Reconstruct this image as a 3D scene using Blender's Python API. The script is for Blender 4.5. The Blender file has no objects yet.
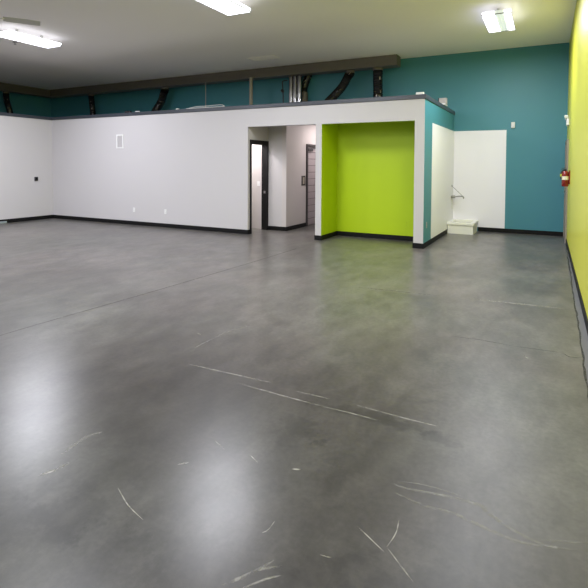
import bpy, bmesh, math, random
from mathutils import Vector, Matrix
random.seed(7)
S = bpy.context.scene
COL = S.collection

# ------------------------------------------------------------------ room dimensions (metres, camera over the origin)
EYE = 1.58
XR = 0.3785          # lime side wall
YF = 12.675          # teal far wall
YP = 9.388           # front face of the white partition
XC = -2.091          # teal end of the partition
XL = -12.894         # white partition running down the left
XB = -17.5           # building wall behind the left partition
HC = 4.397           # ceiling
HP = 2.872           # partition top, under its cap
BB = 0.1015          # baseboard height
YN = -9.0            # wall behind the camera
T = 0.14
HD = 2.465           # head of the openings
RC = 2.74            # ceiling of the small rooms

# ------------------------------------------------------------------ materials
def lin(c):
    return tuple(((v/255)/12.92 if v/255 <= 0.04045 else ((v/255+0.055)/1.055)**2.4) for v in c)+(1,)

def mat(name, rgb, rough=0.5, metal=0.0, spec=0.5, noise=0.0, nscale=4.0, bump=0.0, bscale=200.0, coat=0.0):
    m = bpy.data.materials.new(name); m.use_nodes = True
    nt = m.node_tree; b = nt.nodes['Principled BSDF']
    b.inputs['Base Color'].default_value = lin(rgb)
    b.inputs['Roughness'].default_value = rough
    b.inputs['Metallic'].default_value = metal
    b.inputs['Specular IOR Level'].default_value = spec
    b.inputs['Coat Weight'].default_value = coat
    tc = nt.nodes.new('ShaderNodeTexCoord')
    if noise:
        n = nt.nodes.new('ShaderNodeTexNoise'); n.inputs['Scale'].default_value = nscale
        n.inputs['Detail'].default_value = 4
        nt.links.new(tc.outputs['Object'], n.inputs['Vector'])
        h = nt.nodes.new('ShaderNodeMapRange')
        h.inputs['To Min'].default_value = 1-noise; h.inputs['To Max'].default_value = 1+noise
        nt.links.new(n.outputs['Fac'], h.inputs['Value'])
        v = nt.nodes.new('ShaderNodeVectorMath'); v.operation = 'SCALE'
        v.inputs[0].default_value = lin(rgb)[:3]
        nt.links.new(h.outputs['Result'], v.inputs['Scale'])
        nt.links.new(v.outputs['Vector'], b.inputs['Base Color'])
    if bump:
        n = nt.nodes.new('ShaderNodeTexNoise'); n.inputs['Scale'].default_value = bscale
        nt.links.new(tc.outputs['Object'], n.inputs['Vector'])
        bp = nt.nodes.new('ShaderNodeBump'); bp.inputs['Strength'].default_value = bump
        bp.inputs['Distance'].default_value = 0.002
        nt.links.new(n.outputs['Fac'], bp.inputs['Height'])
        nt.links.new(bp.outputs['Normal'], b.inputs['Normal'])
    return m

def emis(name, rgb, strength):
    m = bpy.data.materials.new(name); m.use_nodes = True
    nt = m.node_tree; b = nt.nodes['Principled BSDF']
    b.inputs['Base Color'].default_value = lin((235, 235, 235))
    b.inputs['Emission Color'].default_value = rgb+(1,)
    b.inputs['Emission Strength'].default_value = strength
    m.cycles.emission_sampling = 'NONE'   # the lamps inside do the lighting
    return m

M = {}
LAMP = (0.90, 0.915, 1.0)
M['white'] = mat('white_wall_paint', (188, 185, 187), 0.55, noise=0.012, nscale=0.8, bump=0.08)
M['warm'] = mat('passage_wall_paint', (192, 186, 185), 0.55, noise=0.01, bump=0.08)
M['teal'] = mat('teal_wall_paint', (66, 131, 145), 0.5, noise=0.02, nscale=0.7, bump=0.08)
M['lime'] = mat('lime_wall_paint', (174, 200, 0), 0.5, noise=0.015, bump=0.08)
M['yellow'] = mat('yellow_green_wall_paint', (209, 209, 68), 0.38, noise=0.012, nscale=0.7, bump=0.08)
M['ceil'] = mat('ceiling_paint', (246, 242, 240), 0.8, noise=0.02, nscale=0.6, bump=0.05)
M['black'] = mat('black_vinyl_base', (9, 9, 10), 0.6, spec=0.25)
M['cap'] = mat('grey_cap_paint', (59, 63, 71), 0.3, noise=0.03, nscale=3)
M['frp'] = mat('white_panel', (238, 236, 243), 0.35, noise=0.006)
M['duct'] = mat('painted_duct', (101, 95, 90), 0.5, noise=0.05, nscale=1.5)
M['flex'] = mat('black_flex_jacket', (22, 20, 19), 0.25, bump=0.8, bscale=30, noise=0.4, nscale=14)
M['foil'] = mat('foil_tape', (150, 140, 130), 0.3, metal=0.9)
M['galv'] = mat('galvanised_steel', (140, 139, 140), 0.16, metal=1.0, noise=0.06, nscale=8)
M['steel'] = mat('brushed_metal', (150, 150, 148), 0.3, metal=0.9)
M['beige'] = mat('beige_paint', (154, 147, 135), 0.5)
M['dframe'] = mat('dark_frame_paint', (11, 10, 11), 0.6, spec=0.25)
M['gframe'] = mat('grey_frame_paint', (62, 58, 58), 0.5, spec=0.3)
M['gdoor'] = mat('grey_door_paint', (161, 152, 155), 0.45)
M['groove'] = mat('door_groove', (84, 78, 80), 0.6)
M['tan'] = mat('taupe_door_paint', (140, 132, 120), 0.45)
M['plastic'] = mat('white_plastic', (222, 222, 222), 0.35)
M['lgrey'] = mat('light_grey_plastic', (159, 155, 152), 0.45)
M['dark'] = mat('dark_plastic', (30, 30, 32), 0.4)
M['red'] = mat('red_enamel', (124, 8, 20), 0.25, coat=0.5)
M['label'] = mat('cream_label', (226, 220, 196), 0.5)
M['ytag'] = mat('yellow_tag', (190, 190, 40), 0.5)
M['sink'] = mat('cream_terrazzo', (238, 237, 228), 0.4, noise=0.03, nscale=60)
M['fixture'] = mat('fixture_white_enamel', (205, 205, 205), 0.35)
M['rail'] = mat('fixture_grey_rail', (168, 168, 174), 0.4)
M['louver'] = emis('dim_lens', (0.80, .93, 1.0), .30)
M['fan'] = mat('fan_grey_paint', (190, 189, 190), 0.4)
M['ground'] = mat('grey_plastic_strip', (132, 142, 144), 0.5)
M['lens'] = emis('lit_lens', LAMP, 3.0)
M['lens_top'] = emis('lit_lens_upper', LAMP, 0.5)

def floor_mat():
    m = bpy.data.materials.new('polished_concrete'); m.use_nodes = True
    nt = m.node_tree; N = nt.nodes; L = nt.links; b = N['Principled BSDF']
    tc = N.new('ShaderNodeTexCoord')
    def noise(scale, detail=6, rough=0.6, dist=0.0, stretch=None):
        src = tc.outputs['Object']
        if stretch:
            mp = N.new('ShaderNodeMapping'); mp.inputs['Scale'].default_value = stretch[:3]
            mp.inputs['Rotation'].default_value = (0, 0, stretch[3])
            L.new(src, mp.inputs['Vector']); src = mp.outputs['Vector']
        n = N.new('ShaderNodeTexNoise'); n.inputs['Scale'].default_value = scale
        n.inputs['Detail'].default_value = detail; n.inputs['Roughness'].default_value = rough
        n.inputs['Distortion'].default_value = dist
        L.new(src, n.inputs['Vector']); return n.outputs['Fac']
    def mr(v, a, c, lo, hi):
        r = N.new('ShaderNodeMapRange'); r.interpolation_type = 'SMOOTHSTEP'; r.inputs['From Min'].default_value = a; r.inputs['From Max'].default_value = c
        r.inputs['To Min'].default_value = lo; r.inputs['To Max'].default_value = hi
        L.new(v, r.inputs['Value']); return r.outputs['Result']
    def mul(a, c):
        q = N.new('ShaderNodeMath'); q.operation = 'MULTIPLY'; L.new(a, q.inputs[0])
        if isinstance(c, float): q.inputs[1].default_value = c
        else: L.new(c, q.inputs[1])
        return q.outputs['Value']
    base = N.new('ShaderNodeMixRGB'); base.inputs[1].default_value = lin((69, 65, 63)); base.inputs[2].default_value = lin((66, 65, 62))
    L.new(mr(noise(0.5), .35, .65, 0, 1), base.inputs[0])
    f = mr(noise(0.6, 6, .6, 0.2), .25, .75, .78, 1.22)
    f = mul(f, mr(noise(2.4, 7, .62, .15, (1, .6, 1, .5)), .25, .75, .79, 1.21))
    f = mul(f, mr(noise(7, 7, .68, .4, (1, .5, 1, .5)), .25, .75, .79, 1.21))
    f = mul(f, mr(noise(30, 4, .7), .25, .75, .82, 1.18))
    # floor light painted into the colour: darker by the camera, brighter far off
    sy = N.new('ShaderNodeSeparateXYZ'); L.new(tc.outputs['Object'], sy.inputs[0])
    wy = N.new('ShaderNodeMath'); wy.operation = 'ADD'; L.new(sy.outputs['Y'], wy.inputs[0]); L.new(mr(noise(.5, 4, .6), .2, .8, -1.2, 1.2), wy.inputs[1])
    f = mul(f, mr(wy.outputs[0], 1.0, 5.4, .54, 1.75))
    # darker blotches left by old adhesive and water, each with its own ragged outline
    for (x, y, rx, ry, k) in ((-2.2, 1.3, .5, .12, .78), (-.2, 1.75, .5, .22, .80), (-1.1, 1.5, .5, .14, .84), (-.95, 2.9, .42, .07, .66), (-.52, 2.86, .13, .09, .68), (-1.28, 2.55, .15, .16, .72), (-1.9, 1.45, .22, .16, .74),
                              (-.9, 1.95, .10, .35, .88), (-.5, 1.75, .3, .12, .86), (-.75, 3.25, .3, .06, .86), (.1, 1.85, .16, .25, .84), (-1.5, 1.35, .2, .2, .82), (-.25, 2.05, .25, .08, .87)):
        s = N.new('ShaderNodeVectorMath'); s.operation = 'SUBTRACT'; L.new(tc.outputs['Object'], s.inputs[0]); s.inputs[1].default_value = (x, y, 0)
        d = N.new('ShaderNodeVectorMath'); d.operation = 'MULTIPLY'; L.new(s.outputs[0], d.inputs[0]); d.inputs[1].default_value = (1/rx, 1/ry, 0)
        ln = N.new('ShaderNodeVectorMath'); ln.operation = 'LENGTH'; L.new(d.outputs[0], ln.inputs[0])
        a = N.new('ShaderNodeMath'); a.operation = 'ADD'; L.new(ln.outputs['Value'], a.inputs[0]); L.new(mr(noise(7, 6, .7), .2, .8, -.9, .9), a.inputs[1])
        f = mul(f, mr(a.outputs[0], .55, 1.1, k, 1.0))
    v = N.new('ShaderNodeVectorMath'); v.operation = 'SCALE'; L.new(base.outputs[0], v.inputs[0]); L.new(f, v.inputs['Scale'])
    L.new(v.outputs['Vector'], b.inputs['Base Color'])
    sx = N.new('ShaderNodeSeparateXYZ'); L.new(tc.outputs['Object'], sx.inputs[0])
    ad = N.new('ShaderNodeMath'); ad.operation = 'ADD'        # the strip along the lime wall is worn dull
    L.new(mr(noise(5, 8, .72, .4, (1, .6, 1, .8)), .3, .7, .277, .312), ad.inputs[0]); L.new(mr(sx.outputs['X'], -1.1, -.3, 0, .08), ad.inputs[1])
    L.new(ad.outputs[0], b.inputs['Roughness'])
    b.inputs['Specular IOR Level'].default_value = 0.42
    return m
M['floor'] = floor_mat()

def mark_mat(name, rgb, cover, scale=18.0):
    """A worn mark on the concrete: broken up by noise, the bare floor shows through."""
    m = bpy.data.materials.new(name); m.use_nodes = True
    nt = m.node_tree; N = nt.nodes; L = nt.links; b = N['Principled BSDF']
    b.inputs['Base Color'].default_value = lin(rgb); b.inputs['Roughness'].default_value = 0.5
    tc = N.new('ShaderNodeTexCoord'); n = N.new('ShaderNodeTexNoise'); n.inputs['Scale'].default_value = scale; n.inputs['Detail'].default_value = 5
    L.new(tc.outputs['Object'], n.inputs['Vector'])
    r = N.new('ShaderNodeMapRange'); r.inputs['From Min'].default_value = .35; r.inputs['From Max'].default_value = .65
    r.inputs['To Min'].default_value = max(0, cover-.35); r.inputs['To Max'].default_value = min(1, cover+.35)
    L.new(n.outputs['Fac'], r.inputs['Value']); L.new(r.outputs['Result'], b.inputs['Alpha'])
    return m
M['m_light'] = mark_mat('pale_scratch', (158, 155, 148), .5)
M['m_band'] = mark_mat('pale_scuff', (120, 118, 114), .36, 26)
M['m_dark'] = mark_mat('dark_crack', (26, 24, 24), .85)
M['m_joint'] = mark_mat('saw_cut_joint', (44, 41, 40), .7)
M['m_strip'] = mat('sealed_edge', (92, 92, 93), 0.55)

# ------------------------------------------------------------------ mesh helpers
def link(name, bm, mats, parent=None, loc=(0, 0, 0), smooth=False, rot=None):
    me = bpy.data.meshes.new(name)
    bmesh.ops.recalc_face_normals(bm, faces=bm.faces)
    bm.to_mesh(me); bm.free()
    for q in (mats if isinstance(mats, (list, tuple)) else [mats]): me.materials.append(M[q])
    if smooth:
        me.polygons.foreach_set('use_smooth', [True]*len(me.polygons)); me.set_sharp_from_angle(angle=math.radians(40))
    o = bpy.data.objects.new(name, me); COL.objects.link(o); o.location = loc
    if rot: o.rotation_euler = rot
    if parent: o.parent = parent
    return o
def B(): return bmesh.new()
def box(bm, x0, x1, y0, y1, z0, z1, mi=0, faces=None, bev=0.0):
    r = bmesh.ops.create_cube(bm, size=1.0)
    vs = r['verts']
    for v in vs:
        v.co = Vector((x0+(x1-x0)*(v.co.x+.5), y0+(y1-y0)*(v.co.y+.5), z0+(z1-z0)*(v.co.z+.5)))
    fs = set(f for v in vs for f in v.link_faces)
    for f in fs:
        f.normal_update(); f.material_index = mi
        if faces:
            n = f.normal
            for k, ax, sg in (('+x', 0, 1), ('-x', 0, -1), ('+y', 1, 1), ('-y', 1, -1), ('+z', 2, 1), ('-z', 2, -1)):
                if k in faces and n[ax]*sg > .9: f.material_index = faces[k]
    if bev:
        es = set(e for f in fs for e in f.edges)
        bmesh.ops.bevel(bm, geom=list(es), offset=bev, segments=2, affect='EDGES', profile=.5)
def cyl(bm, p, q, r0, r1=None, seg=24, mi=0):
    p, q = Vector(p), Vector(q); d = q-p; r1 = r0 if r1 is None else r1
    res = bmesh.ops.create_cone(bm, cap_ends=True, segments=seg, radius1=r0, radius2=r1, depth=d.length)
    R = Vector((0, 0, 1)).rotation_difference(d).to_matrix()
    for v in res['verts']: v.co = R @ v.co + (p+q)/2
    for f in set(f for v in res['verts'] for f in v.link_faces): f.material_index = mi
def lathe(bm, prof, seg=28, c=(0, 0, 0), mi=0):
    rings = []
    for (r, z) in prof:
        if r < 1e-6: rings.append([bm.verts.new((c[0], c[1], c[2]+z))])
        else: rings.append([bm.verts.new((c[0]+r*math.cos(2*math.pi*i/seg), c[1]+r*math.sin(2*math.pi*i/seg), c[2]+z)) for i in range(seg)])
    for a, b in zip(rings, rings[1:]):
        for i in range(seg):
            j = (i+1) % seg
            if len(a) == 1 and len(b) == 1: continue
            if len(a) == 1: f = bm.faces.new((a[0], b[i], b[j]))
            elif len(b) == 1: f = bm.faces.new((a[i], a[j], b[0]))
            else: f = bm.faces.new((a[i], a[j], b[j], b[i]))
            f.material_index = mi
def catmull(pts, n=8):
    P = [Vector(p) for p in pts]; P = [2*P[0]-P[1]]+P+[2*P[-1]-P[-2]]; out = []
    for i in range(1, len(P)-2):
        for k in range(n):
            t = k/n; a, b, c, d = P[i-1:i+3]
            out.append(.5*((2*b)+(c-a)*t+(2*a-5*b+4*c-d)*t*t+(3*b-a-3*c+d)*t**3))
    out.append(P[-2]); return out
def tube(bm, pts, r, seg=12, n=8, mi=0, rfun=None):
    P = catmull(pts, n) if len(pts) > 2 else [Vector(p) for p in pts]
    up = Vector((.13, .21, .97)); rings = []; last = None
    for i, p in enumerate(P):
        d = (P[min(i+1, len(P)-1)]-P[max(i-1, 0)]).normalized()
        if last is None: a = d.cross(up).normalized()
        else: a = (last-d*last.dot(d)).normalized()
        last = a; b = d.cross(a); rr = rfun(i, len(P)) if rfun else r
        rings.append([bm.verts.new(p+a*rr*math.cos(2*math.pi*k/seg)+b*rr*math.sin(2*math.pi*k/seg)) for k in range(seg)])
    for u, w in zip(rings, rings[1:]):
        for k in range(seg):
            f = bm.faces.new((u[k], u[(k+1) % seg], w[(k+1) % seg], w[k])); f.material_index = mi
    for rg in (rings[0], rings[-1]):
        f = bm.faces.new(rg); f.material_index = mi
def structure(o): o['kind'] = 'structure'; return o
def tag(o, label, cat, group=None):
    o['label'] = label; o['category'] = cat
    if group: o['group'] = group
    return o
def thing(name, label, cat, loc=(0, 0, 0), rz=0.0, group=None):
    o = bpy.data.objects.new(name, None); o.empty_display_size = .1; COL.objects.link(o)
    o.location = loc; o.rotation_euler = (0, 0, rz); return tag(o, label, cat, group)
def copy_thing(src, loc, label, group=None):
    def rec(o, par):
        c = o.copy(); COL.objects.link(c); c.parent = par
        for ch in list(o.children): rec(ch, c)
        return c
    r = rec(src, None); r.location = loc; tag(r, label, src['category'], group); return r

# ------------------------------------------------------------------ floor with its joints, scratches and scuffs
bm = B()
vs = [bm.verts.new(p) for p in ((XB, YN, 0), (XR+.01, YN, 0), (XR+.01, YF+.01, 0), (XB, YF+.01, 0))]
bm.faces.new(vs)
def ribbon(pts, w0, mi, z=.0006, jitter=0.0, closed_taper=True, n=5):
    P = catmull([(x, y, 0) for x, y in pts], n) if len(pts) > 2 else [Vector((pts[0][0]+(pts[1][0]-pts[0][0])*i/6, pts[0][1]+(pts[1][1]-pts[0][1])*i/6, 0)) for i in range(7)]
    prev = None
    for i, p in enumerate(P):
        d = (P[min(i+1, len(P)-1)]-P[max(0, i-1)]); d.z = 0; d.normalize(); nn = Vector((-d.y, d.x, 0))
        t = i/(len(P)-1); w = w0*(max(.15, math.sin(math.pi*t)**.5) if closed_taper else 1)
        o = nn*random.uniform(-jitter, jitter)
        a = bm.verts.new((p.x+o.x+nn.x*w/2, p.y+o.y+nn.y*w/2, z)); c = bm.verts.new((p.x+o.x-nn.x*w/2, p.y+o.y-nn.y*w/2, z))
        if prev:
            f = bm.faces.new((prev[0], prev[1], c, a)); f.material_index = mi
        prev = (a, c)
LIGHT = [[(-2.505, 2.999), (-2.109, 3.011), (-1.74, 3.025)], [(-1.97, 2.902), (-1.605, 2.888), (-1.263, 2.881)], [(-1.541, 2.989), (-1.278, 2.998)],
         [(-1.263, 2.881), (-1.077, 2.886), (-0.891, 2.882)], [(-1.121, 3.003), (-0.794, 2.988), (-0.548, 2.987)],
         [(-1.66, 2.223), (-1.558, 2.177)], [(-0.711, 1.981), (-0.563, 1.897)], [(-0.553, 1.92), (-0.423, 1.809)], [(-0.558, 2.104), (-0.548, 2.022), (-0.56, 1.928)],
         [(-1.058, 1.751), (-1.044, 1.778), (-1.044, 1.838)], [(-0.789, 1.76), (-0.743, 1.767)], [(-1.832, 1.67), (-1.698, 1.606), (-1.566, 1.568)], [(-1.334, 2.163), (-1.41, 2.203)]]
for i, s in enumerate(LIGHT): ribbon(s, .0085 if i < 5 else .0045, 1, .0008+.00002*i)
ribbon([(-0.749, 6.112), (-0.251, 6.144), (0.214, 6.174)], .032, 1, .0012)
ribbon([(-2.203, 5.969), (-1.748, 6.015), (-1.135, 6.053)], .022, 2, .0012)
ribbon([(-2.682, 3.237), (-2.658, 3.794), (-2.585, 4.033)], .02, 2, .0013)
BAND = [([(-0.651, 2.333), (-0.567, 2.335), (-0.383, 2.368), (-0.249, 2.377), (-0.215, 2.343), (-0.115, 2.285), (0.022, 2.249), (0.179, 2.296)], .022),
        ([(-0.623, 2.272), (-0.475, 2.249), (-0.365, 2.263), (-0.191, 2.231), (-0.072, 2.218), (0.077, 2.26)], .02),
        ([(0.003, 2.27), (0.182, 2.346)], .014), ([(-1.056, 1.458), (-0.99, 1.549), (-0.938, 1.652)], .018), ([(-1.03, 1.5), (-.97, 1.58), (-.90, 1.64)], .012), ([(-1.0, 1.45), (-.93, 1.55), (-.88, 1.6)], .01), ([(-2.32, 1.717), (-2.341, 1.894), (-2.306, 1.985)], .03),
        ([(-.66, 2.36), (-.5, 2.40), (-.33, 2.40)], .01)]
for i, (s, w) in enumerate(BAND): ribbon(s, w, 2, .0004+.00002*i)
ribbon([(-2.25, 1.56), (-2.225, 1.62), (-2.21, 1.69)], .008, 1, .0013); ribbon([(-2.261, 1.546), (-2.229, 1.618), (-2.22, 1.7)], .026, 2, .0011)
for i, (x, y, a, l) in enumerate(((-3.1, 4.9, .3, .10), (-2.6, 5.2, .1, .07), (-1.75, 4.3, .5, .06), (-.1, 4.4, 2.2, .09), (-1.15, 2.2, .4, .05), (-2.9, 3.6, -.3, .09), (-1.7, 1.95, .8, .06), (-4.6, 8.3, .2, .12))):
    ribbon([(x, y), (x+l*math.cos(a), y+l*math.sin(a))], .012, 1, .0014+.00001*i)
for s in ([(-0.777, 4.659), (-0.516, 4.681), (-0.239, 4.662)], [(-0.239, 4.662), (0.148, 4.689)], [(0.148, 4.689), (0.197, 4.617), (0.285, 4.64)]): ribbon(s, .008, 3, .0016, .004)
ribbon([(-4.47, -1), (-4.45, 2.5), (-4.34, 4.52), (-4.25, 6.63), (-4.22, 8.2)], .011, 4, .0017, 0, False)
# sealed edge and ragged crack along the lime wall
CR = [(0.368, 12.4), (.357, 10.8), (0.345, 9.28), (.328, 7.8), (0.312, 6.55), (0.300, 5.21), (0.287, 4.28), (.28, 3.4)]
ribbon([((x+XR-.012)/2, y) for x, y in CR], .07, 5, .0003, 0, False, 6)
P = []
for (x0, y0), (x1, y1) in zip(CR, CR[1:]):
    for k in range(8): P.append((x0+(x1-x0)*k/8+random.uniform(-.007, .007), y0+(y1-y0)*k/8+random.uniform(-.04, .04)))
prev = None
for (x, y) in P:
    w = random.uniform(.010, .020)
    a, c = bm.verts.new((x-w/2, y, .0018)), bm.verts.new((x+w/2, y, .0018))
    if prev: f = bm.faces.new((prev[0], prev[1], c, a)); f.material_index = 3
    prev = (a, c)
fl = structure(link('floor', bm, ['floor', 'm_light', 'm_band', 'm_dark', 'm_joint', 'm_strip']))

# ------------------------------------------------------------------ ceiling and outer walls
bm = B(); box(bm, XB-.2, XR+.2, YN-.2, YF+.2, HC, HC+.15); structure(link('ceiling', bm, 'ceil'))
bm = B(); box(bm, XB-.2, XR+.2, YF, YF+.2, 0, HC); structure(link('wall_far', bm, 'teal'))
bm = B(); box(bm, XB-.2, XB, YN, YF, 0, HC); structure(link('wall_left', bm, 'teal'))
bm = B(); box(bm, XB-.2, XR+.2, YN-.2, YN, 0, HC); structure(link('wall_near', bm, 'white'))
bm = B(); box(bm, XR, XR+.2, YN, YF, 0, HC); structure(link('wall_right', bm, 'yellow'))

# ------------------------------------------------------------------ partition
bm = B()
LF = {'-y': 0}
box(bm, XL-T, -6.09, YP, YP+T, 0, HP)
box(bm, -6.09, -4.38, YP, YP+T, HD, HP)
box(bm, -4.38, -4.24, YP, YP+T, 0, HP, 0, {'+x': 1})
box(bm, -4.24, -2.28, YP, YP+T, HD, HP, 0, {'-z': 1, '+y': 1})
box(bm, -2.28, XC, YP, YP+T, 0, HP, 0, {'+x': 2, '-x': 1})
structure(link('wall_partition', bm, ['white', 'lime', 'teal']))
bm = B(); box(bm, -2.23, XC, YP+T, YF, 0, HP, 0, {'-x': 1}); structure(link('wall_partition_end', bm, ['teal', 'lime']))
bm = B(); box(bm, XL-T, XL, YN, YP, 0, HP); structure(link('wall_partition_left', bm, 'white'))
bm = B()
box(bm, XL-T-.02, XC+.02, YP-.02, YP+T+.02, HP, HP+.085, 0, None, .006)
structure(link('trim_1', bm, 'cap'))
bm = B(); box(bm, -2.25, XC+.02, YP+T+.02, YF, HP, HP+.085, 0, None, .006); structure(link('trim_2', bm, 'cap'))
bm = B(); box(bm, XL-T-.02, XL+.02, YN, YP-.02, HP, HP+.085, 0, None, .006); structure(link('trim_3', bm, 'cap'))
# small rooms behind it
bm = B(); box(bm, XB, -2.23, YP+T, YF, RC, RC+.08); box(bm, XB, XL-T, YN, YP+T, RC, RC+.08); structure(link('ceiling_rooms', bm, 'white'))  # ceiling slab over the small rooms, no loft above it
bm = B(); box(bm, -4.38, -4.24, YP+T, YF, 0, RC, 0, {'+x': 1}); structure(link('wall_niche_left', bm, ['warm', 'lime']))
bm = B(); box(bm, -4.24, -2.23, 10.25, 10.37, 0, RC); structure(link('wall_niche_back', bm, 'lime'))
bm = B(); box(bm, -5.70, -5.58, 10.30, 11.38, 0, RC); box(bm, -5.70, -5.58, 12.36, YF, 0, RC); box(bm, -5.70, -5.58, 11.38, 12.36, 2.15, RC)
structure(link('wall_passage', bm, 'warm'))
bm = B(); box(bm, -6.23, -5.70, 10.30, 10.36, 0, RC, 0); structure(link('wall_passage_back', bm, 'white'))
bm = B(); box(bm, -6.23, -6.09, YP+T, 10.30, 2.18, RC); structure(link('wall_passage_left', bm, 'white'))
bm = B(); box(bm, -12.0, -6.23, 10.37, 10.43, 0, RC); structure(link('wall_hall', bm, 'warm'))
bm = B(); box(bm, -5.58, -4.38, 12.55, 12.6, 0, RC); structure(link('wall_passage_far', bm, 'warm'))
bm = B(); box(bm, -6.9, -5.70, 12.5, 12.56, 0, RC); structure(link('wall_store', bm, 'warm'))

# baseboards
def base(name, *boxes):
    bm = B()
    for q in boxes: box(bm, *q, 0, BB, 0, None, .003)
    structure(link(name, bm, 'black'))
b_ = .012
base('baseboard_partition', (XL, -6.09+b_, YP-b_, YP+.0), (-6.09, -6.09+b_, YP-.001, YP+.085))
base('baseboard_post', (-4.38-b_, -4.24+b_, YP-b_, YP), (-4.38-b_, -4.38, YP, 12.5), (-4.24, -4.24+b_, YP, 10.25))
base('baseboard_niche', (-4.24+b_, -2.28, 10.25-b_, 10.25))
base('baseboard_column', (-2.28-b_, XC+b_, YP-b_, YP), (XC, XC+b_, YP, 11.88), (-2.28-b_, -2.28, YP, YP+T))
base('baseboard_left', (XL, XL+b_, YN, YP-b_))
base('baseboard_far', (-1.49, XR-.03, YF-b_, YF))
base('baseboard_right', (XR-b_, XR, YN, 11.5))
base('baseboard_passage', (-6.09, -5.58+b_, 10.30-b_, 10.30), (-5.58, -5.58+b_, 10.30, 11.37))

# ------------------------------------------------------------------ doors
d1 = bpy.data.objects.new('door_1', None); COL.objects.link(d1); d1.location = (-6.16, 9.86, 0); structure(d1)
bm = B()
for (y0, y1, z0, z1) in ((YP+.085-9.86, YP+.15-9.86, 0, 2.18), (10.25-9.86, 10.309-9.86, 0, 2.18), (YP+.15-9.86, 10.25-9.86, 2.08, 2.18)):
    box(bm, -.085, .085, y0, y1, z0, z1)
link('door_frame', bm, 'dframe', d1)
bm = B(); box(bm, -.02, .03, 10.243-9.86, 10.252-9.86, .90, .96); link('strike_plate', bm, 'steel', d1)
d2 = bpy.data.objects.new('door_2', None); COL.objects.link(d2); d2.location = (-5.6, 11.87, 0); structure(d2)
bm = B()
box(bm, -.06, .055, -.49, -.43, 0, 2.15); box(bm, -.06, .055, .43, .49, 0, 2.15); box(bm, -.06, .055, -.43, .43, 2.09, 2.15)
link('door_frame', bm, 'gframe', d2)
bm = B(); z = .01; box(bm, -.05, -.012, -.43, .43, .01, 2.09, 1)
while z < 2.08:
    box(bm, -.03, 0, -.428, .428, z, min(z+.164, 2.085), 0, None, .004); z += .176
leaf = link('door_leaf', bm, ['gdoor', 'groove'], d2)
bm = B(); box(bm, 0, .05, -.40, -.12, 1.97, 2.04, 0, None, .006); tube(bm, [(.03, -.2, 2.04), (.09, -.05, 2.05), (.03, .08, 2.08)], .012)
link('door_closer', bm, 'dark', d2)
d3 = bpy.data.objects.new('door_3', None); COL.objects.link(d3); d3.location = (XR, 12.04, 0); structure(d3)
bm = B()
box(bm, -.035, .02, -.53, -.47, 0, 2.16); box(bm, -.035, .02, .47, .53, 0, 2.16); box(bm, -.035, .02, -.47, .47, 2.10, 2.16)
link('door_frame', bm, 'tan', d3)
bm = B(); box(bm, -.02, .0, -.47, .47, .01, 2.10); link('door_leaf', bm, 'tan', d3)
bm = B(); box(bm, -.05, -.02, -.4, .3, 1.0, 1.06, 0, None, .008); link('push_bar', bm, 'steel', d3)

# ------------------------------------------------------------------ white washable panels by the mop sink
bm = B(); box(bm, -.601, .601, -.005, 0, 0, 2.466-BB, 0, None, .001)
tag(link('wall_panel', bm, 'frp', None, (XC+.603, YF, BB)), 'tall white wall panel on the teal far wall above the mop sink', 'wall panel')
bm = B(); box(bm, 0, .005, -1.30, 1.29, 0, 2.466-BB, 0, None, .001)
tag(link('wall_panel', bm, 'frp', None, (XC, 11.38, BB)), 'white wall panel on the side of the teal partition end, left of the mop sink corner', 'wall panel')

# ------------------------------------------------------------------ mop sink and faucet
t = thing('mop_sink', 'low cream mop sink basin on the floor in the white panelled corner', 'sink', (-1.79, 12.27, 0))
bm = B()
hx, hy = .285, .385
for (x0, x1, y0, y1) in ((-hx, hx, -hy, -hy+.05), (-hx, hx, hy-.05, hy), (-hx, -hx+.05, -hy+.05, hy-.05), (hx-.05, hx, -hy+.05, hy-.05)):
    box(bm, x0, x1, y0, y1, 0, .21)
box(bm, -hx+.05, hx-.05, -hy+.05, hy-.05, 0, .08)
link('basin', bm, 'sink', t)
bm = B()
for (x0, x1, y0, y1) in ((-hx-.012, hx+.018, -hy-.02, -hy+.065), (-hx-.012, hx+.018, hy-.065, hy+.015), (-hx-.012, -hx+.065, -hy+.065, hy-.065), (hx-.065, hx+.018, -hy+.065, hy-.065)):
    box(bm, x0, x1, y0, y1, .208, .27, 0, None, .008)
link('rim', bm, 'sink', t)
bm = B(); cyl(bm, (0, 0, .08), (0, 0, .086), .05); link('drain', bm, 'steel', t)
t = thing('service_faucet', 'metal service faucet with a top brace on the white panel over the mop sink', 'faucet', (XC+.005, 12.42, .84))
bm = B(); box(bm, 0, .07, -.11, .11, -.03, .035, 0, None, .012); cyl(bm, (.035, 0, 0), (.085, 0, 0), .035); link('valve_body', bm, 'steel', t, smooth=True)
bm = B(); tube(bm, [(.07, 0, .0), (.16, 0, .015), (.27, 0, .012), (.285, 0, -.04)], .014); link('spout', bm, 'steel', t, smooth=True)
bm = B(); cyl(bm, (.0, 0, .27), (.265, 0, .02), .006); cyl(bm, (-.002, 0, .27), (.012, 0, .27), .025); link('brace', bm, 'steel', t)
for s in (-1, 1):
    bm = B(); cyl(bm, (.06, s*.09, 0), (.10, s*.09, 0), .012); box(bm, .095, .11, s*.09-.035, s*.09+.035, -.008, .008, 0, None, .003); link('handle', bm, 'steel', t)
bm = B(); tube(bm, [(.02, -.03, -.03), (.02, -.035, -.16), (.02, -.02, -.30)], .01); link('supply_pipe', bm, 'plastic', t, smooth=True)

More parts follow.
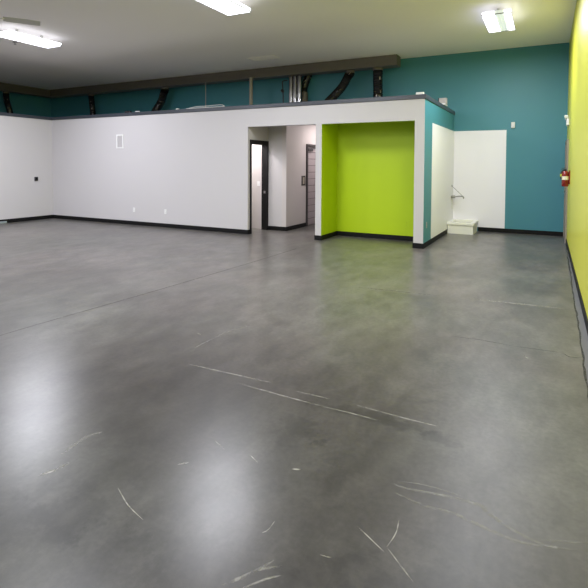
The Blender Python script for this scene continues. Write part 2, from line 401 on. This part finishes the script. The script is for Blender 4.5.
# ------------------------------------------------------------------ small wall fittings
def plate(name, label, cat, loc, normal, w=.07, h=.115, kind='outlet', m='plastic', group=None):
    """Cover plate on a wall; local +Y... the wall's outward normal is 'normal' (x,y)."""
    rz = math.atan2(normal[1], normal[0])+math.pi/2
    t = thing(name, label, cat, loc, rz, group)
    bm = B(); box(bm, -w/2, w/2, -.007, .001, -h/2, h/2, 0, None, .002); link('cover_plate', bm, m, t)
    if kind == 'outlet':
        for s in (-1, 1):
            bm = B(); box(bm, -.017, .017, -.010, -.006, s*.026-.016, s*.026+.016, 0, None, .003); r = link('socket', bm, m, t)
            bm = B()
            for q in (-1, 1): box(bm, q*.006-.0012, q*.006+.0012, -.0108, -.0098, s*.026-.004, s*.026+.006)
            link('slot', bm, 'dark', r)
    else:
        bm = B(); box(bm, -.016, .016, -.011, -.006, -.033, .033, 0, None, .003); link('rocker', bm, m, t)
    return t
plate('wall_outlet', 'left one of two white outlets low on the long white wall', 'outlet', (-9.64, YP, .40), (0, -1))
plate('wall_outlet', 'right one of two white outlets low on the long white wall', 'outlet', (-8.56, YP, .40), (0, -1))
plate('light_switch', 'lime painted switch plate on the left side of the lime niche', 'switch', (-4.24, 9.77, 1.19), (1, 0), kind='switch', m='lime')
plate('wall_outlet', 'lime painted outlet low on the left side of the lime niche', 'outlet', (-4.24, 9.73, .33), (1, 0), m='lime')
plate('wall_outlet', 'lime painted outlet low on the back of the lime niche', 'outlet', (-2.63, 10.25, .36), (0, -1), m='lime')
plate('wall_outlet', 'pale outlet low on the narrow teal strip beside the white panel', 'outlet', (XC, 9.66, .43), (1, 0), m='lgrey')
plate('light_switch', 'white switch plate on the bright wall seen through the black door frame', 'switch', (-6.40, 10.37, 1.13), (0, -1), w=.075, kind='switch')

t = thing('vent_grille', 'tall white framed air grille on the long white wall', 'vent', (-10.14, YP, 2.205))
bm = B(); w, h = .125, .185
box(bm, -w, w, -.014, .001, h-.03, h); box(bm, -w, w, -.014, .001, -h, -h+.03); box(bm, -w, -w+.03, -.014, .001, -h+.03, h-.03); box(bm, w-.03, w, -.014, .001, -h+.03, h-.03)
link('frame', bm, 'plastic', t)
bm = B(); box(bm, -w+.03, w-.03, -.003, .001, -h+.03, h-.03)
for k in range(16):
    z = -h+.04+k*.0195; box(bm, -w+.03, w-.03, -.010, -.003, z, z+.008)
link('louvers', bm, 'white', t)

t = thing('wall_box', 'small black box on the white wall at the far left', 'wall box', (XL, 8.86, 1.17), math.pi/2)
bm = B(); box(bm, -.05, .05, -.03, .001, -.055, .055, 0, None, .006); link('body', bm, 'dark', t)
bm = B(); box(bm, -.03, .03, -.033, -.029, -.03, .035, 0, None, .003); link('face', bm, 'black', t)

t = thing('sign_plate', 'grey rectangular sign plate on the passage wall beside the grooved grey door', 'sign', (-5.58, 11.22, 1.20), math.pi/2)
bm = B(); box(bm, -.10, .10, -.014, .001, -.125, .125, 0, None, .003); link('backing', bm, 'gframe', t)
bm = B(); box(bm, -.05, .05, -.016, -.011, -.085, .085, 0, None, .002); link('panel', bm, 'beige', t)

t = thing('wall_sensor', 'small white box high on the teal far wall right of the white panel', 'sensor', (-.745, YF, 2.575))
bm = B(); box(bm, -.042, .042, -.05, .001, -.07, .07, 0, None, .01); link('housing', bm, 'plastic', t)
bm = B(); box(bm, -.03, .03, -.056, -.048, -.05, .03, 0, None, .006); link('lens', bm, 'plastic', t)

t = thing('emergency_light', 'white two headed emergency light on the yellow green wall above the door', 'emergency light', (XR, 11.7, 2.55), -math.pi/2)
bm = B(); box(bm, -.15, .15, -.05, .001, -.10, .04, 0, None, .012); link('housing', bm, 'plastic', t)
for s in (-1, 1):
    bm = B(); cyl(bm, (s*.10, -.02, .085), (s*.10, -.075, .07), .035, .048); cyl(bm, (s*.10, -.03, .03), (s*.10, -.03, .085), .012); link('lamp_head', bm, 'plastic', t, smooth=True)

t = thing('fire_extinguisher', 'red fire extinguisher with cream label hung beside the door on the yellow green wall', 'fire extinguisher', (XR-.080, 10.5, 1.22)); t.scale = (1, 1, .84)
bm = B(); lathe(bm, [(0, 0), (.052, 0), (.06, .012), (.06, .29), (.054, .325), (.038, .345), (.022, .35), (0, .35)]); link('cylinder', bm, 'red', t, smooth=True)
bm = B(); lathe(bm, [(.0612, .15), (.0612, .23)]); link('label_band', bm, 'label', t, smooth=True)
bm = B(); cyl(bm, (0, 0, .345), (0, 0, .385), .02); box(bm, -.07, .03, -.012, .012, .38, .392, 0, None, .003); box(bm, -.06, .03, -.012, .012, .405, .417, 0, None, .003); link('valve', bm, 'dark', t)
bm = B(); tube(bm, [(.02, -.02, .37), (-.05, -.03, .35), (-.075, -.03, .27), (-.068, -.02, .16)], .011); link('hose', bm, 'dark', t, smooth=True)
bm = B(); box(bm, -.088, -.062, -.046, -.042, .22, .28); link('inspection_tag', bm, 'ytag', t)
bm = B(); box(bm, .058, .083, -.03, .03, .05, .36, 0, None, .004); link('wall_bracket', bm, 'red', t)

bm = B(); box(bm, 0, .035, -.45, .08, 0, .055, 0, None, .006)
tag(link('plastic_strip', bm, 'ground', None, (XL+b_, 7.9, 0)), 'short grey strip on the floor against the left black baseboard', 'strip')

# ------------------------------------------------------------------ things on the partition cap
CT = HP+.085
t = thing('flood_lamp', 'small grey box lamp on a white base on the sloping-away teal end of the partition', 'lamp', (-2.15, 11.45, CT))
t['label'] = 'small grey box lamp on a white base on top of the teal partition end'
bm = B(); box(bm, .02, .10, -.30, .04, 0, .03, 0, None, .006); link('base', bm, 'plastic', t)
bm = B(); box(bm, -.02, .06, -.01, .03, .0, .09); link('bracket', bm, 'dark', t)
bm = B(); box(bm, -.08, .09, -.05, .07, .045, .185, 0, None, .012); link('housing', bm, 'lgrey', t)
bm = B(); box(bm, -.095, -.078, -.055, .075, .04, .19, 0, None, .004); link('rear_cover', bm, 'dark', t)
bm = B(); box(bm, -.08, .07, -.03, .03, 0, .045, 0, None, .008)
tag(link('plastic_bracket', bm, 'plastic', None, (-2.19, YP+.03, CT)), 'small white plastic piece on the front corner of the partition cap', 'bracket')
bm = B()
tube(bm, [(-7.9, 9.43, CT+.012), (-7.6, 9.44, CT+.05), (-7.3, 9.45, CT+.05), (-7.0, 9.45, CT+.06), (-6.85, 9.44, CT+.05), (-6.78, 9.43, CT+.015), (-6.95, 9.42, CT+.012), (-7.3, 9.41, CT+.012), (-7.9, 9.40, CT+.012)], .0065, 8)
tag(link('cable', bm, 'plastic', None, smooth=True), 'thin loose white cable looping along the grey cap of the long partition', 'cable')
def crumple(loc, r, label, name='cable_coil'):
    bm = B(); pts = []
    for k in range(26):
        a = k*.9; pts.append((r*1.6*math.cos(a)*(.7+.3*random.random()), .03*math.sin(a)*(.7+.3*random.random()), .012+.0008*k*random.uniform(.7, 1)))
    tube(bm, pts, .008, 8, 4); tag(link(name, bm, 'plastic', None, loc, True), label, 'cable')
crumple((-8.2, YP+.05, CT), .03, 'small bunched coil of white cable on the partition cap, below the curved black duct')
crumple((-9.55, YP+.05, CT), .05, 'flat white coil of cable on the partition cap, left of the curved black duct')
t = thing('junction_box', 'small black box on the partition cap at the left end of the white cable', 'box', (-9.9, YP+.06, CT))
bm = B(); box(bm, -.09, .09, -.04, .04, 0, .045, 0, None, .006); link('body', bm, 'dark', t)
bm = B(); box(bm, -.08, .08, -.035, .035, .044, .052, 0, None, .003); link('lid', bm, 'dark', t)

# ------------------------------------------------------------------ air duct, flexible drops, pipes
DY, DZ = 12.073, 4.128
t = thing('air_duct', 'long grey rectangular air duct along the ceiling above the teal wall', 'duct', (0, 0, DZ))
bm = B()
box(bm, -17.02, -3.403, DY, DY+.35, 0, .262)
link('duct_run', bm, 'duct', t)
bm = B(); box(bm, -17.02, -16.70, YN+.3, DY, 0, .262); link('duct_run', bm, 'duct', t)
for x in (-3.47, -5.15, -7.9, -10.6, -13.3, -15.9):
    bm = B(); box(bm, x-.012, x+.012, DY-.006, DY+.356, -.004, .264); link('seam', bm, 'duct', t)
def flex(pts, label, r=.105, top=True):
    t = thing('flexible_duct', label, 'flexible duct', pts[-1])
    p0, p1 = pts[0], pts[-1]
    pts = [p0, (p0[0], p0[1], p0[2]-.07)]+list(pts[1:-1])+[(p1[0], p1[1], p1[2]+.07), p1]
    o = Vector(pts[-1]); P = [Vector(p)-o for p in pts]
    bm = B()
    tube(bm, [P[0]+Vector((0, 0, -.03))]+P[1:], r, 18, 14, 0, lambda i, n: r*(1+.05*(1 if i % 2 else -1)+.03*random.uniform(-1, 1)))
    link('jacket', bm, 'flex', t, smooth=True)
    if top:
        bm = B(); d = (P[0]-P[1]).normalized(); cyl(bm, P[0]+Vector((0, 0, .0)), P[0]+Vector((0, 0, -.06)), r*1.06); link('collar', bm, 'duct', t, smooth=True)
    Q = catmull(P, 14)
    for k in range(9):
        i = random.randrange(12, len(Q)-10); p = Q[i]; a = random.uniform(math.pi*1.0, math.pi*2.1); rr = r*1.07
        w = random.uniform(.08, .22); hh = random.uniform(.012, .04); dz = (Q[i+1]-Q[i-1]).normalized()
        bm = B(); pr = None
        for j in range(4):
            b = a-w/2+w*j/3; c = p+Vector((math.cos(b)*rr, math.sin(b)*rr, 0)); ci = p+Vector((math.cos(b)*(rr-.006), math.sin(b)*(rr-.006), 0))
            q = [bm.verts.new(v) for v in (c-dz*hh, c+dz*hh, ci+dz*hh, ci-dz*hh)]
            if pr:
                for m in range(4): bm.faces.new((pr[m], pr[(m+1) % 4], q[(m+1) % 4], q[m]))
            else: bm.faces.new(q)
            pr = q
        bm.faces.new(pr)
        link('foil_patch', bm, 'foil', t)
    return t
YD = DY+.175; ZT = DZ-.014; ZB = RC+.0815
flex([(-16.86, 10.5, ZT), (-16.86, 10.52, 3.8), (-16.86, 10.62, 3.45), (-16.86, 10.7, ZB)], 'black flexible duct drop at the far left edge, left of the room corner', .10)
flex([(-14.66, YD, ZT), (-14.63, YD, 3.8), (-14.58, YD, 3.4), (-14.55, YD, ZB)], 'straight black flexible duct drop just right of the far left corner', .10)
flex([(-11.17, YD, ZT), (-11.22, YD, 3.95), (-11.34, YD, 3.66), (-11.58, YD, 3.38), (-11.75, YD, 3.1), (-11.8, YD, ZB)], 'slightly curved black flexible duct drop above the white cable coils', .125)
flex([(-4.71, YD, ZT), (-4.77, YD, 3.98), (-4.93, YD, 3.72), (-5.17, YD, 3.48), (-5.40, YD, 3.28), (-5.55, YD, 3.05), (-5.58, YD, ZB)], 'strongly curved black flexible duct drop right of the three shiny metal pipes', .115)
flex([(-3.95, YD, ZT), (-3.95, YD, 3.8), (-3.94, YD, 3.4), (-3.94, YD, ZB)], 'straight black flexible duct drop below the right end of the grey duct', .125)
t = flex([(-6.03, 12.56, HC-.01), (-6.235, 12.555, 3.8), (-6.235, 12.555, 3.4), (-6.235, 12.555, ZB)], 'dark duct with a grey patch standing close behind the three shiny metal pipes', .10, False)
bm = B(); lathe(bm, [(.109, .53), (.109, .86)], 24); link('grey_patch', bm, 'duct', t, smooth=True)
t = thing('metal_pipes', 'three shiny metal pipes strapped side by side, rising to the grey duct', 'pipe', (-6.37, 12.27, ZB))
for k in (-1, 0, 1):
    bm = B(); lathe(bm, [(0, 0), (.068, 0), (.068, DZ-ZB-.006), (0, DZ-ZB-.006)], 32, (k*.142, -.02*k, 0)); link('pipe', bm, 'galv', t, smooth=True)
for z in (.2, 1.1):
    bm = B(); box(bm, -.21, .21, .045, .075, z, z+.04); link('strap', bm, 'galv', t)
t = thing('gas_pipe', 'thin black hooked pipe with a valve just left of the three shiny metal pipes', 'pipe', (-6.72, 12.2, ZB))
bm = B(); tube(bm, [(0, 0, 0), (0, 0, .55), (-.01, 0, .9), (-.03, 0, 1.12), (.0, 0, 1.17), (.12, .03, 1.19)], .016, 10, 6); link('pipe', bm, 'dark', t, smooth=True)
bm = B(); cyl(bm, (-.055, 0, .92), (.0, 0, .86), .04); link('valve', bm, 'dark', t)
t = thing('post', 'straight beige pipe post rising from the partition top to the grey duct', 'post', (-7.68, 12.0, ZB))
bm = B(); cyl(bm, (0, 0, 0), (0, 0, DZ-ZB-.006), .052); link('shaft', bm, 'beige', t, smooth=True)
bm = B(); cyl(bm, (0, 0, DZ-ZB-.015), (0, 0, DZ-ZB-.005), .075); link('flange', bm, 'beige', t, smooth=True)
bm = B(); cyl(bm, (0, 0, 0), (0, 0, DZ-ZB-.006), .013, seg=12)
tag(link('conduit', bm, 'lgrey', None, (-9.35, 12.04, ZB), True), 'thin grey conduit rising to the duct above the looping white cable', 'conduit')

# ------------------------------------------------------------------ ceiling fittings
def fixture(loc, label, variant=False, group=None):
    t = thing('ceiling_light', label, 'ceiling light', loc, 0, group)
    hw, hl = .24, .605
    D = -.08                                            # hung this far below the ceiling
    bm = B(); box(bm, -.12, .12, -hl+.12, hl-.12, D-.04, D-.005); link('housing', bm, 'fixture', t)
    for y in (-.28, .28):
        bm = B(); box(bm, -.02, .02, y-.02, y+.02, D, 0); link('stem', bm, 'fixture', t)
    bm = B()
    for s in (-1, 1):
        box(bm, -hw, hw, s*hl-(.014 if s > 0 else 0), s*hl+(0 if s > 0 else .014), D-.105, D-.090)
        box(bm, s*hw-(.008 if s > 0 else 0), s*hw+(0 if s > 0 else .008), -hl+.014, hl-.014, D-.105, D-.085)
    link('end_caps', bm, 'rail', t)
    lenses = ((-.230, -.012), (.012, .230)) if not variant else ((-.230, -.03), (.125, .230))
    for a, c in lenses:
        bm = B(); box(bm, a, c, -hl+.016, hl-.016, D-.100, D-.041, 0, {'+z': 1}); link('lens', bm, ['lens', 'lens_top'], t)
    bm = B(); a, c = lenses[0][1]+.002, lenses[1][0]-.002
    box(bm, a, c, -hl+.014, hl-.014, D-.09 if not variant else D-.094, D-.038)
    if variant:
        for k in range(3): box(bm, a+.02+k*.05, a+.028+k*.05, -hl+.014, hl-.014, D-.101, D-.09)
    link('spine', bm, 'rail' if not variant else 'louver', t); return t
def tubes(x, y, down=105.0, up=26.0, w=.44):
    """The light the fixture's tubes throw: down through the lens and up past the housing."""
    for nm, z, rx, e in ((
        'tube_light_down', HC-.188, 0, down),) if not up else (('tube_light_down', HC-.188, 0, down), ('tube_light_up', HC-.078, math.pi, up)):
        l = bpy.data.lights.new(nm, 'AREA'); l.shape = 'RECTANGLE'; l.size = w; l.size_y = 1.16; l.energy = e; l.color = LAMP
        o = bpy.data.objects.new(nm, l); COL.objects.link(o); o.location = (x, y, z); o.rotation_euler = (rx, 0, 0)
fixture((-9.88, 6.68, HC), 'bright ceiling light at the far left, beside the ceiling fan')
fixture((-4.80, 6.53, HC), 'bright ceiling light at the top edge of the view, near the middle')
fixture((-.838, 9.72, HC), 'ceiling light with a grey louvred middle near the teal far wall', True)
tubes(-9.88, 6.68, 116, .5); tubes(-4.80, 6.53, 80, .5); tubes(-.838, 9.72, 64, .3); tubes(-4.72, 3.2, 70, 0)
spare = fixture((-4.72, 3.2, HC), 'unseen ceiling light nearer the camera, above the view', group='unseen ceiling lights above the view')
for x, y in ((-9.61, 3.2), (-.825, 6.8), (-.825, 3.8), (-.825, 1), (-9.61, -.4), (-4.72, -.4), (-.825, -.8), (-9.61, -4), (-4.72, -4), (-.825, -4), (-2.8, -6.5)):  # unseen lights, most added to brighten the walls and near room
    copy_thing(spare, (x, y, HC), 'unseen ceiling light nearer the camera, above the view', 'unseen ceiling lights above the view')
    tubes(x, y, 110 if x < -9 else 66 if x < -2 else 44, 0)

t = thing('ceiling_fan', 'grey bladed ceiling fan at the upper left edge, before the bright light', 'fan', (-8.50, 5.0, HC))
bm = B(); cyl(bm, (0, 0, -.05), (0, 0, 0), .07, .09); cyl(bm, (0, 0, -.25), (0, 0, -.05), .014); link('downrod', bm, 'plastic', t, smooth=True)
bm = B(); lathe(bm, [(0, -.24), (.06, -.25), (.13, -.28), (.14, -.33), (.10, -.37), (0, -.38)]); link('motor', bm, 'plastic', t, smooth=True)
for k in range(3):
    a = math.radians(57+120*k); R = Matrix.Rotation(a, 4, 'Z')
    bm = B(); box(bm, .10, .24, -.02, .02, -.315, -.305, 0, None, .003); bmesh.ops.transform(bm, matrix=R, verts=bm.verts); br = link('blade_arm', bm, 'plastic', t)
    bm = B()
    xs = [.22, .4, .6, .76, .79]; ws = [.05, .062, .068, .066, .05]; pr = None
    for x, w in zip(xs, ws):
        ring = [bm.verts.new((x, sy*w, -.31+sz*.004-sy*.022)) for sy, sz in ((-1, -1), (1, -1), (1, 1), (-1, 1))]
        if pr:
            for i in range(4): bm.faces.new((pr[i], pr[(i+1) % 4], ring[(i+1) % 4], ring[i]))
        else: bm.faces.new(ring)
        pr = ring
    bm.faces.new(pr); bmesh.ops.transform(bm, matrix=R, verts=bm.verts); link('blade', bm, 'fan', t)
t = thing('sprinkler', 'tiny sprinkler head on the ceiling left of the far left light', 'sprinkler', (-10.94, 7.04, HC))
bm = B(); cyl(bm, (0, 0, -.012), (0, 0, 0), .05); link('escutcheon', bm, 'lgrey', t, smooth=True)
bm = B(); cyl(bm, (0, 0, -.05), (0, 0, -.01), .012); cyl(bm, (0, 0, -.06), (0, 0, -.055), .03); link('head', bm, 'steel', t, smooth=True)
t = thing('ceiling_register', 'flat beige air register on the ceiling in front of the grey duct', 'vent', (-6.66, 11.0, HC))
bm = B(); w, h = .40, .18
box(bm, -w, w, -h, -h+.03, -.018, 0); box(bm, -w, w, h-.03, h, -.018, 0); box(bm, -w, -w+.03, -h+.03, h-.03, -.018, 0); box(bm, w-.03, w, -h+.03, h-.03, -.018, 0)
link('frame', bm, 'ceil', t)
bm = B(); box(bm, -w+.03, w-.03, -h+.03, h-.03, -.003, 0)
for k in range(9): box(bm, -w+.03, w-.03, -h+.04+k*.033, -h+.052+k*.033, -.014, -.003)
link('louvers', bm, 'ceil', t)

# ------------------------------------------------------------------ lamps of the small rooms
def lamp(name, loc, size, power, col):
    l = bpy.data.lights.new(name, 'AREA'); l.shape = 'DISK'; l.size = size; l.energy = power; l.color = col
    o = bpy.data.objects.new(name, l); COL.objects.link(o); o.location = loc; return o
lamp('passage_lamp', (-4.80, 11.9, RC-.02), .9, 17, (1, .92, .90))
lamp('hall_lamp', (-7.0, 9.9, RC-.02), .3, 45, (1, .95, .94))

w = bpy.data.worlds.new('World'); S.world = w; w.use_nodes = True
w.node_tree.nodes['Background'].inputs['Color'].default_value = (0, 0, 0, 1)

# ------------------------------------------------------------------ camera
f, yaw, pit, rol, cy = 486.05, .4805, .0323, .0056, 181.53
F = Vector((-math.sin(yaw)*math.cos(pit), math.cos(yaw)*math.cos(pit), -math.sin(pit)))
R0 = Vector((math.cos(yaw), math.sin(yaw), 0)); U0 = R0.cross(F)
R = R0*math.cos(rol)+U0*math.sin(rol); U = -R0*math.sin(rol)+U0*math.cos(rol)
cd = bpy.data.cameras.new('camera'); cam = bpy.data.objects.new('camera', cd); COL.objects.link(cam)
mw = Matrix.Identity(4)
for i in range(3): mw[i][0], mw[i][1], mw[i][2] = R[i], U[i], -F[i]
mw.translation = (0, 0, EYE); cam.matrix_world = mw
cd.sensor_width = 36; cd.lens = f/588*36; cd.shift_y = (cy-294)/588; cd.clip_start = .02
S.camera = cam

S.view_settings.view_transform = 'Standard'; S.view_settings.look = 'None'
S.view_settings.gamma = 1; S.view_settings.use_curve_mapping = False
S.view_settings.exposure = 0.74
S.cycles.caustics_reflective = True; S.cycles.caustics_refractive = False; S.cycles.blur_glossy = 1.0
S.cycles.sample_clamp_indirect = 4.0
